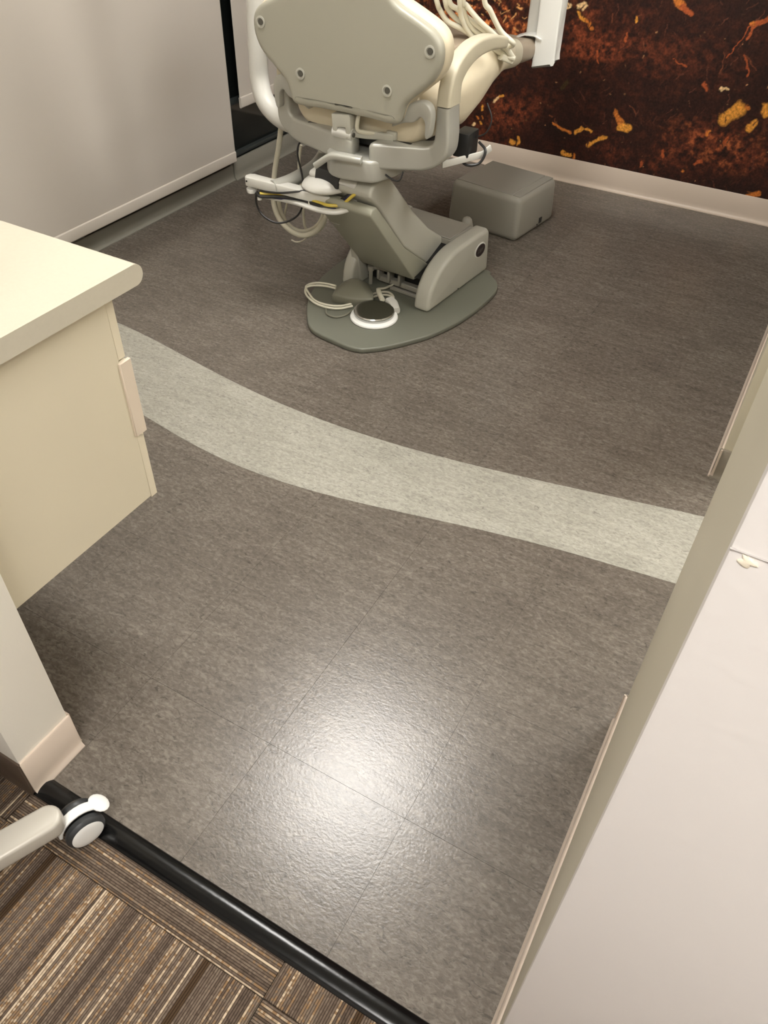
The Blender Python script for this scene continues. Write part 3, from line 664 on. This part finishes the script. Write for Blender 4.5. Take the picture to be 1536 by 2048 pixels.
# ---- seat cushion: lofted sections along the length
sec = [(2.270, .215, .672, .80), (2.280, .232, .660, .815), (2.34, .242, .650, .822), (2.45, .25, .648, .826), (2.58, .255, .640, .832), (2.70, .252, .668, .845), (2.80, .248, .705, .856), (2.90, .240, .728, .855), (3.0, .226, .728, .835), (3.06, .208, .722, .815), (3.08, .19, .728, .80)]
rings = []
for y, wd, zb, zt in sec:
    rings.append([Vector((X0+a, y, (zb+zt)/2+c)) for a, c in rrect(2*wd, zt-zb, min(.075, (zt-zb)*.49), 7)])
add('seat_cushion', loft(rings), M_CREAM, ch, sharp=60)
add('seat_cover', loft([[Vector((X0+a, y, z+c)) for a, c in rrect(2*wd, .018, .008, 3)] for y, wd, z in ((2.6, .12, .834), (2.8, .16, .860), (2.95, .17, .853), (3.06, .17, .822))]), M_TAUPE, ch)['label'] = 'taupe vinyl strip over the seat'
sec2 = [(3.02, .195, .715, .812), (3.06, .20, .712, .810), (3.14, .20, .703, .800), (3.17, .195, .70, .795)]
add('toe_collar', loft([[Vector((X0+a, y, (zb+zt)/2+c)) for a, c in rrect(2*wd, zt-zb, .04, 6)] for y, wd, zb, zt in sec2]), M_ARMPAD, ch)
sec3 = [(3.15, .185, .705, .788), (3.25, .185, .695, .775), (3.38, .18, .682, .760), (3.42, .17, .685, .75)]
tb = add('toe_board', loft([[Vector((X0+a, y, (zb+zt)/2+c)) for a, c in rrect(2*wd, zt-zb, .035, 6)] for y, wd, zb, zt in sec3]), M_TAUPE, ch); tb['label'] = 'taupe vinyl toe board'
# seat pan
add('seat_pan', loft([[Vector((X0+a, y, z+c)) for a, c in rrect(2*wd, .022, .009, 3)] for y, wd, z in ((2.30, .19, .648), (2.5, .20, .640), (2.62, .20, .640), (2.74, .19, .672), (2.88, .17, .720))]), M_BLACK, ch)
# ---- backrest
YBK = 2.19
half = [(0, .744), (.09, .743), (.165, .740), (.190, .748), (.197, .768), (.212, .803), (.25, .836), (.290, .870), (.312, .905), (.319, .943), (.311, .975), (.285, 1.0), (.228, 1.026), (.170, 1.052), (.142, 1.09), (.132, 1.15), (.128, 1.25), (.118, 1.33), (.08, 1.36), (0, 1.365)]
hp = [tuple(p[:2]) for p in smooth_path([(a, b, 0) for a, b in half], 3)]
out = hp+[(-a, b) for a, b in hp[-2:0:-1]]
LEAN = .02
def bkf(p, q, h): return (X0+p, YBK+h-(q-.9)*LEAN, q)
def inset(poly, k):
    P = np.array(poly); c = P-0; n = len(P); o = []
    for i in range(n):
        t = P[(i+1) % n]-P[i-1]; t /= (np.linalg.norm(t)+1e-9); nr = np.array([-t[1], t[0]])
        o.append(tuple(P[i]+nr*k))
    return o
rg = []
for k, h in ((.024, .0), (.0165, .0), (.009, .0006), (.004, .003), (.001, .007), (0, .013), (0, .028), (.004, .032)):
    rg.append([Vector(bkf(p, q, h)) for p, q in inset(out, k)])
bs = add('backrest_shell', loft(rg), M_SHELL, ch, sharp=60)
rg = []
for k, h in ((.010, .027), (-.003, .034), (-.006, .050), (-.005, .075), (.008, .098), (.032, .112)):
    rg.append([Vector(bkf(p, q*1.0+.004, h)) for p, q in inset(out, k)])
add('backrest_cushion', loft(rg), M_CREAM, ch, sharp=60)
for sx, z in ((-.152, .832), (.152, .831), (.285, .950), (-.287, .953), (.10, 1.20), (-.10, 1.20)):
    c = bkf(sx, z, -.0006)
    b_ = add('bolt_recess', lathe([(.0165, .0), (.0165, -.0016), (.0115, -.0022), (.0105, .0025), (.001, .003)], c, (0, 1, 0), 24), M_PLAST, bs, sharp=60)
    add('bolt', lathe([(.0088, -.0022), (.0088, -.0005), (.004, .0), (.001, .0)], (c[0]+.001, c[1], c[2]+.001), (0, 1, 0), 12), M_DARKMET, bs)
# headrest above
hr = loft([[Vector((X0+a, y, 1.46+c)) for a, c in rrect(.24*k, .15*k, .05*k, 5)] for y, k in ((2.15, .8), (2.17, 1), (2.23, 1), (2.25, .8))])
add('headrest', hr, M_CREAM, ch, sharp=60)
add('headrest_bar', box((X0-.03, 2.19, 1.33), (X0+.03, 2.205, 1.42), .004), M_STEEL, ch)
# ---- hinge and links between back and seat
hg = add('hinge_fork', prism([(-.032, .680), (-.036, .735), (.028, .742), (.032, .735), (.034, .676), (.016, .668), (.014, .702), (-.016, .698), (-.014, .672)], lambda p, q, h: (X0-.012+p, h, q), 2.198, 2.232, .003, 2), M_PLAST, ch)
add('hinge_barrel', sweep([(X0-.048, 2.215, .682), (X0+.022, 2.215, .680)], circ(.018, 16)), M_WHITE, hg)
add('hinge_pin', sweep([(X0+.020, 2.213, .680), (X0+.026, 2.213, .680)], circ(.007, 12)), M_DARKMET, hg)
add('link_arm', sweep(smooth_path([(X0+.0, 2.222, .682), (X0+.05, 2.235, .680), (X0+.09, 2.25, .680), (X0+.14, 2.262, .680)], 5), rrect(.012, .022, .004, 3), fixed=True), M_PLAST, ch)
add('back_cable', tube([(X0+.035, 2.225, .74), (X0+.034, 2.218, .70), (X0+.05, 2.228, .690), (X0+.10, 2.26, .684)], .007, 6, 8), M_HOSE2, ch)
add('back_gap_dark', box((X0-.185, 2.264, .640), (X0+.20, 2.280, .671), .004), M_BLACK, ch)  # black bar put in for the shaded gap under the cushion
cl_ = add('cable_clamp', bmesh_ := box((X0+.115, 2.258, .672), (X0+.15, 2.280, .697), .004), M_PLAST, ch)
add('clamp_slot', box((X0+.126, 2.2565, .678), (X0+.14, 2.2595, .690), .001, 1), M_BLACK, ch)
for s in (1, -1):
    lk = [(s*.150, .722), (s*.165, .772), (s*.205, .795), (s*.245, .808), (s*.272, .800), (s*.284, .770), (s*.278, .715), (s*.265, .712), (s*.262, .752), (s*.246, .766), (s*.225, .748), (s*.190, .740)]
    add('back_bracket', prism([tuple(p[:2]) for p in smooth_path([(a, b, 0) for a, b in lk+[lk[0]]], 4)][:-1], lambda p, q, h: (X0+p, h, q), 2.226, 2.258, .004, 2, angle=60), M_SILVER, ch, sharp=45)
# control box and wires under the seat
add('control_box', box((-1.085, 2.42, .605), (-1.030, 2.50, .680), .006), M_BLACK, ch)
add('skirt_bracket', sweep([(-1.09, 2.36, .595), (-1.0, 2.47, .612), (-.985, 2.50, .628)], rrect(.008, .022, .003, 2), fixed=True), M_WHITE, ch)
add('wire', tube([(-1.07, 2.44, .61), (-1.04, 2.43, .585), (-1.0, 2.45, .59), (-.99, 2.47, .625), (-1.02, 2.48, .645)], .0045, 8, 8), M_CABLE, ch)
add('wire', tube([(-1.03, 2.47, .66), (-.995, 2.47, .68), (-.985, 2.48, .72), (-1.01, 2.49, .76)], .0025, 8, 6), M_CABLE, ch)
add('wire', tube([(X0+.10, 2.24, .585), (X0+.15, 2.235, .565), (X0+.18, 2.235, .566), (X0+.185, 2.25, .59)], .003, 8, 6), M_CABLE, ch)
# ---- bent light post on the far side
lp = [hit(512, -260, 'y', 2.46), hit(512, -80, 'y', 2.46), hit(513, 40, 'y', 2.46), hit(516, 115, 'y', 2.46), hit(519, 160, 'y', 2.46), hit(530, 200, 'y', 2.45), hit(552, 228, 'y', 2.44), hit(580, 245, 'y', 2.42), hit(640, 262, 'y', 2.40)]
add('light_post', tube(lp, .034, 6, 18), M_WHITE, ch)['label'] = 'bent white light post'
tp = lp[0]
add('post_cap', lathe([(.034, -.004), (.036, .0), (.036, .02), (.028, .034), (.012, .041), (.001, .042)], tp, n=20), M_WHITE, ch)
add('post_bracket', tube([hit(575, 243, 'y', 2.42), (X0-.15, 2.42, .60), (X0-.05, 2.40, .605)], .026, 5, 12), M_SILVER, ch)

# ================================================================== ASSISTANT ARM
za = .47
A0 = np.array(hit(505, 366, 'z', za)); A1 = np.array(hit(662, 388, 'z', za))
aa = thing('assistant_arm', 'white jointed instrument arm with yellow and black cables below the chair back', 'equipment arm', (A0[0], A0[1], za-.02))
dA = (A1-A0)/np.linalg.norm(A1-A0); sA = np.array([-dA[1], dA[0], 0])
pl = [(-.020, -.016), (-.024, 0), (-.020, .016), (0, .021)]; L_ = np.linalg.norm(A1-A0)
bar = [(-.022, -.012), (-.024, .004), (-.016, .020), (0, .025), (.05, .022), (L_-.03, .022), (L_+.0, .022), (L_+.014, .012), (L_+.014, -.012), (L_, -.020), (.02, -.020), (-.012, -.018)]
fb = lambda p, q, h: tuple(A0+dA*p+sA*q+np.array([0, 0, h+.012-.028*max(0, p)/L_ - .004]))
add('arm_bar', prism(bar, fb, -.016, .016, .004, 2, angle=35), M_WHITE, aa, sharp=45)
for p in (-.005, L_-.002):
    c = A0+dA*p; add('pivot_knob', lathe([(.016, -.014), (.018, -.010), (.018, .0)], (c[0], c[1], za-.018-.022*(p > 0)), n=20), M_BRIGHT, aa)
for p in (.022, L_-.032):
    c = A0+dA*p; add('pivot_stud', lathe([(.008, -.014), (.008, .002)], (c[0], c[1], za-.018-.022*(p > 0)), n=14), M_BRIGHT, aa)
for p, z in ((-.012, .012), (L_-.006, -.018)):
    c = A0+dA*p-sA*.0205; c2 = c-sA*.0012
    add('bar_screw', sweep([tuple(c+[0, 0, z]), tuple(c2+[0, 0, z])], circ(.0032, 8)), M_BLACK, aa)
# lower link under the bar
lowp = [hit(520, 392, 'z', .425), hit(560, 398, 'z', .425), hit(600, 407, 'z', .428), hit(640, 420, 'z', .43), hit(672, 424, 'z', .435), hit(700, 415, 'z', .445), hit(706, 400, 'z', .46)]
add('lower_link', sweep(smooth_path(lowp, 5), rrect(.030, .012, .005, 3), fixed=True, scales=[(.4+.6*min(1, i/12), 1) for i in range(31)]), M_WHITE, aa)
tail = hit(700, 372, 'z', .52)
def cab(pts, r, m, nm='cable'): return add(nm, tube(pts, r, 6, 8), m, aa)
cab([hit(512, 384, 'z', .45), hit(522, 392, 'z', .437), hit(560, 393, 'z', .437), hit(600, 399, 'z', .437), hit(640, 412, 'z', .437), hit(664, 412, 'z', .44), hit(690, 396, 'z', .47), hit(718, 380, 'z', .51)], .0075, M_CABLE)
cab([hit(520, 387, 'z', .445), hit(560, 388, 'z', .445), hit(600, 394, 'z', .445), hit(640, 406, 'z', .445), hit(660, 411, 'z', .447), hit(684, 409, 'z', .452), hit(705, 392, 'z', .49), hit(722, 381, 'z', .51)], .0055, M_YELL)
cab([hit(516, 390, 'z', .44), hit(560, 396, 'z', .432), hit(610, 404, 'z', .432), hit(650, 416, 'z', .432), hit(672, 414, 'z', .438), hit(695, 396, 'z', .475), hit(715, 381, 'z', .51)], .0055, M_PURP)
cab([hit(520, 382, 'z', .452), hit(560, 386, 'z', .46), hit(610, 381, 'z', .475), hit(650, 374, 'z', .485), hit(675, 363, 'z', .50), hit(689, 350, 'z', .52), hit(684, 342, 'z', .54)], .0035, M_CABLE)
cab([hit(512, 384, 'z', .44), hit(513, 408, 'z', .40), hit(525, 430, 'z', .37), hit(550, 445, 'z', .35), hit(575, 443, 'z', .35), hit(596, 430, 'z', .37), hit(606, 408, 'z', .40), hit(607, 385, 'z', .44), hit(604, 350, 'z', .49), hit(595, 310, 'z', .54), hit(598, 288, 'z', .57), hit(610, 278, 'z', .585)], .0035, M_CABLE)
tie = [hit(623, 373, 'z', .472), hit(620, 385, 'z', .462), hit(618, 400, 'z', .445), hit(619, 412, 'z', .43)]
add('cable_tie', tube(tie, .0035, 5, 6), M_HOSE, aa); add('tie_tail', tube([hit(619, 412, 'z', .43), hit(627, 415, 'z', .43)], .0035, 3, 6), M_HOSE, aa)
# rear tube arm and dome hub
add('tube_arm', tube([hit(546, 374, 'z', .47), hit(580, 362, 'z', .475), hit(610, 346, 'z', .48), hit(632, 330, 'z', .49), hit(645, 312, 'z', .51), hit(652, 290, 'z', .545), hit(655, 270, 'z', .575)], .0225, 6, 14), M_SILVER, aa)
dc = np.array(hit(652, 362, 'z', .50))
bm = bmesh.new(); bmesh.ops.create_uvsphere(bm, u_segments=28, v_segments=16, radius=1)
for v in bm.verts:
    p = v.co.copy(); zz = p.z*.036 if p.z > 0 else p.z*.018
    v.co = Vector((dc[0]+p.x*.085+p.z*.012, dc[1]+p.y*.075+p.z*.01, .488+zz))
add('hub_dome', bm, M_WHITE, aa, sharp=60)
add('hub_arm', sweep([(dc[0]+.02, dc[1]+.03, .495), (X0-.06, 2.36, .52), (X0-.02, 2.40, .53)], rrect(.08, .035, .012, 3), fixed=True), M_WHITE, aa)
# suction hoses: drop from the post, loop near the floor
def hose(pts, r, m): return add('hose', tube(pts, r, 7, 10), m, aa)
hose([hit(563, 246, 'y', 2.50), hit(558, 290, 'y', 2.50), hit(550, 340, 'y', 2.49), hit(547, 375, 'y', 2.47), hit(548, 410, 'y', 2.46), hit(560, 440, 'y', 2.45), hit(582, 462, 'y', 2.44), hit(606, 471, 'y', 2.45), hit(632, 462, 'y', 2.47), hit(648, 440, 'y', 2.50), hit(655, 420, 'y', 2.52), hit(658, 395, 'y', 2.54)], .0105, M_HOSE2)
hose([hit(556, 395, 'y', 2.47), hit(562, 425, 'y', 2.48), hit(580, 452, 'y', 2.49), hit(604, 463, 'y', 2.50), hit(628, 456, 'y', 2.51), hit(643, 438, 'y', 2.53), hit(652, 405, 'y', 2.55)], .0085, M_HOSE2)
hose([hit(606, 370, 'y', 2.55), hit(607, 430, 'y', 2.54), hit(612, 458, 'y', 2.53), hit(625, 466, 'y', 2.53), hit(645, 455, 'y', 2.54), hit(656, 425, 'y', 2.55)], .0055, M_HOSE2)
hose([hit(577, 395, 'y', 2.50), hit(570, 425, 'y', 2.50), hit(569, 448, 'y', 2.50)], .004, M_HOSE2)
hose([hit(583, 480, 'y', 2.53), hit(592, 484, 'y', 2.53), hit(604, 482, 'y', 2.53), hit(614, 475, 'y', 2.53)], .003, M_HOSE)
hose([hit(602, 290, 'y', 2.55), hit(598, 330, 'y', 2.55), hit(602, 375, 'y', 2.55)], .006, M_HOSE2)

# ================================================================== FOOT PEDAL + FOOT CONTROL (stand on the plate)
fp = thing('foot_pedal', 'olive wedge shaped foot pedal with twin cream tubes on the chair plate', 'foot pedal', (-1.42, 2.40, .020))
e1 = np.array([hit(738, 606, 'z', .022)[i]-hit(664, 598, 'z', .022)[i] for i in range(2)]); e1 /= np.linalg.norm(e1); e2 = np.array([-e1[1], e1[0]])
p0 = np.array(hit(664, 600, 'z', .03)[:2])
def pf(a, b, z): return Vector((p0[0]+e1[0]*a+e2[0]*b, p0[1]+e1[1]*a+e2[1]*b, z))
o1 = [(0, .0), (.075, -.012), (.150, -.004), (.158, .02), (.145, .06), (.115, .105), (.075, .118), (.035, .105), (.008, .055)]
o1s = [tuple(p[:2]) for p in smooth_path([(a, b, 0) for a, b in o1+[o1[0]]], 5)][:-1]; ctr = np.array([.075, .05])
rg = []
for k, z in ((.97, .0205), (1.0, .026), (1.0, .046), (.985, .052), (.93, .056), (.80, .0615), (.6, .072), (.42, .079), (.25, .082)):
    rg.append([pf(ctr[0]+(a-ctr[0])*k, ctr[1]+(b-ctr[1])*k+.015*(1-k), z+.012*(b*k/.118 if z > .03 else 0)) for a, b in o1s])
add('pedal_body', loft(rg), M_PEDAL, fp, sharp=55)
bz = lambda u, v, z=.028: hit(u, v, 'z', z)
for dz, dv in ((0, 0), (.0, -5)):
    add('tube', tube([bz(672, 577+dv, .04), bz(650, 572+dv, .034), bz(628, 571+dv, .03), bz(612, 576+dv+(2 if dv else 0)), bz(613-(-4 if dv else 0), 590+dv), bz(630, 606+dv), bz(655, 615+dv), bz(680, 617+dv), bz(705, 612+dv)], .0042, 6, 8), M_HOSE, fp)
fc = thing('foot_control', 'round steel foot control in a white ring on the chair plate', 'foot control', (-1.29, 2.285, .020))
dcx = np.array(hit(748, 633, 'z', .024)); cx, cy = dcx[0], dcx[1]
add('base_ring', lathe([(.088, .0205), (.090, .024), (.088, .029), (.080, .033), (.002, .034)], (cx, cy, 0), n=48), M_BRIGHT, fc)
add('steel_disc', lathe([(.076, .034), (.077, .046), (.074, .050), (.066, .0515), (.05, .050), (.002, .049)], (cx-.002, cy+.004, 0), n=48), M_STEEL, fc, sharp=30)
cb2 = [hit(778, 600, 'z', .045), hit(786, 608, 'z', .042), hit(791, 622, 'z', .036)]
add('side_clip', sweep(smooth_path(cb2, 4), rrect(.035, .026, .008, 3), fixed=True), M_WHITE, fc)
add('strain_relief', sweep(smooth_path([hit(757, 582, 'z', .045), hit(761, 592, 'z', .045), hit(765, 600, 'z', .045)], 4), circ(.010, 10)), M_HOSE, fc)
add('cord', tube([hit(757, 583, 'z', .045), hit(755, 578, 'z', .045), hit(770, 576, 'z', .04), hit(790, 567, 'z', .035), hit(808, 556, 'z', .05), hit(818, 545, 'z', .07)], .0045, 6, 8), M_HOSE2, fc)
for k in range(2):
    add('cord', tube([hit(740, 590+6*k, 'z', .026), hit(760, 584+6*k, 'z', .03), hit(778, 585+6*k, 'z', .03), hit(787, 594+3*k, 'z', .028), hit(782, 606, 'z', .028)], .0042, 6, 8), M_HOSE2, fc)
add('cord', tube([hit(652, 618, 'z', .0245), hit(654, 628, 'z', .0245), hit(670, 634, 'z', .0245), hit(688, 631, 'z', .0245), hit(706, 620, 'z', .0245)], .0035, 6, 8), M_PEDAL, fc)

# ================================================================== POWER BOX
pb = thing('utility_box', 'low grey moulded utility box on the floor beneath the mural', 'utility box', (-1.27, 3.40, 0))
PA = math.radians(-8)
def Pf(u, v, z): return (-1.102+u*math.cos(PA)-v*math.sin(PA), 3.222+u*math.sin(PA)+v*math.cos(PA), z)
bm = prism([(-.372, 0), (.0, 0), (.0, .350), (-.372, .350)], lambda p, q, h: Pf(p+(.008 if p < -.1 else -.008)*(h > .1), q+(.008 if q < .1 else -.008)*(h > .1), h), 0, .190, .026, 4)
for v in bm.verts:
    if v.co.z < .03: v.co.z = min(v.co.z, .03)*max(0, (v.co.z-.0)/.03) if False else v.co.z
for v in bm.verts: v.co.z = (v.co.z-.0)*1.0
add('box_body', bm, M_BOX, pb, sharp=50)
add('box_foot', prism([(-.362, .010), (-.010, .010), (-.010, .340), (-.362, .340)], lambda p, q, h: Pf(p, q, h), -.001, .05, .012, 3, angle=40), M_BOX, pb)
add('lid_seam', prism([(-.345, .026), (-.062, .026), (-.062, .326), (-.345, .326)], lambda p, q, h: Pf(p, q, h), .1885, .1915, .001, 1), M_BOX, pb)
add('corner_strip', prism([(-.058, .026), (-.022, .026), (-.022, .326), (-.058, .326)], lambda p, q, h: Pf(p, q, h), .1885, .1912, .001, 1), M_BOX, pb)
add('outlet', prism([(.205, .024), (.228, .024), (.228, .048), (.205, .048)], lambda p, q, h: Pf(h, p, q), -.012, .0012, 0), M_BLACK, pb)
add('outlet_screw', prism([(.188, .020), (.194, .020), (.194, .026), (.188, .026)], lambda p, q, h: Pf(h, p, q), -.012, .0012, 0), M_BLACK, pb)

# ================================================================== DELIVERY UNIT (post, film sleeve, hanging hoses)
du = thing('delivery_unit', 'white delivery unit post with film sleeve and drooping cream hoses', 'delivery unit', (-1.17, 3.40, .70))
yp = 3.40
q0, q1 = hit(1050, 84, 'y', yp), hit(1076, 84, 'y', yp); t0, t1 = hit(1064, 0, 'y', yp), hit(1086, 0, 'y', yp)
add('post', sweep([((q0[0]+q1[0])/2, yp, .70), ((q0[0]+q1[0])/2+.001, yp, 1.30)], rrect(.050, .045, .014, 4)), M_WHITE, du, sharp=50)
sx0, sx1 = hit(1076, 60, 'y', yp-.03)[0], hit(1122, 60, 'y', yp-.03)[0]
bot = lambda t: .690+.02*math.sin(9*t)*(1-t)+.012*math.sin(23*t)
ringsz = [0, .01, .03, .08, .2, .4, .6]
rg = []
for k in ringsz:
    r = []
    for i, (a, c) in enumerate(rrect(sx1-sx0, .06, .012, 5)):
        t = (a/(sx1-sx0)+.5); z = (bot(t+c*6) if k == 0 else bot(.4))+k
        fl_ = 1+(.06*math.sin(i*1.9) if k < .02 else 0)
        r.append(Vector(((sx0+sx1)/2+a*fl_+.004*math.sin(7*k+i), yp-.03+c*fl_, z)))
    rg.append(r)
add('film_sleeve', loft(rg), M_SLEEVE, du, sharp=60)
add('film_fold', loft([[Vector((x, y+c*.0, z+c)) for x, y, c in ((xx-.0, 3.33, 0), (xx, 3.41, .0), (xx, 3.41, .004), (xx, 3.33, .004))] for xx, z in ((q0[0]-.03, .756), (q0[0]+.02, .774), (sx0, .776), (sx0+.03, .765))]), M_SLEEVE, du)
add('support_arm', sweep(smooth_path([(-1.17, yp, 1.27), (-1.18, 3.2, 1.29), (-1.25, 3.0, 1.29), (-1.30, 2.85, 1.28)], 5), rrect(.05, .045, .014, 3), fixed=True), M_WHITE, du)
add('instrument_head', box((-1.50, 2.60, 1.21), (-1.12, 2.88, 1.28), .02, 3), M_WHITE, du)
HS = [[(873, 0), (880, 20), (896, 43), (926, 59), (939, 68), (967, 87), (990, 100), (1012, 112), (1028, 118)],
      [(890, 0), (896, 18), (914, 39), (939, 55), (976, 75), (1003, 93), (1026, 116)],
      [(898, 0), (917, 20), (944, 43), (976, 66), (990, 73), (1010, 96), (1028, 117)],
      [(919, 0), (921, 27), (930, 52), (944, 73), (964, 89), (990, 103), (1010, 112)],
      [(926, 0), (933, 11), (958, 41), (985, 66), (1008, 89), (1019, 107), (1027, 117)],
      [(922, 0), (928, 23), (937, 46), (951, 62), (971, 71), (990, 80), (1014, 99), (1024, 112)],
      [(969, 0), (980, 20), (990, 41), (1003, 64), (1024, 84), (1026, 89), (1019, 93), (1010, 90)]]
for i, pts in enumerate(HS):
    n = len(pts); path = []
    for k, (u, v) in enumerate(pts):
        t = k/(n-1); y = 2.70+.13*t+.008*(i % 3)
        path.append(hit(u, v, 'y', y))
    p = path[0]; head = (-1.42+.045*i, 2.66+.012*i, 1.215)
    mid = ((p[0]*.6+head[0]*.4), p[1]-.01, (p[2]*.55+head[2]*.45))
    add('hose', tube([head, mid]+path, .0085, 7, 10), M_HOSE, du)
add('hose_coupling', sweep([hit(1000, 112, 'y', 2.80), hit(1022, 121, 'y', 2.84)], rrect(.03, .022, .006, 3), fixed=True), M_HOSE, du)

# ================================================================== scale drawing units to metres
for me in bpy.data.meshes: me.transform(Matrix.Scale(S, 4))
for o in bpy.data.objects:
    if o.type == 'CAMERA': continue
    o.location = o.location*S
    if '_base' in o: del o['_base']
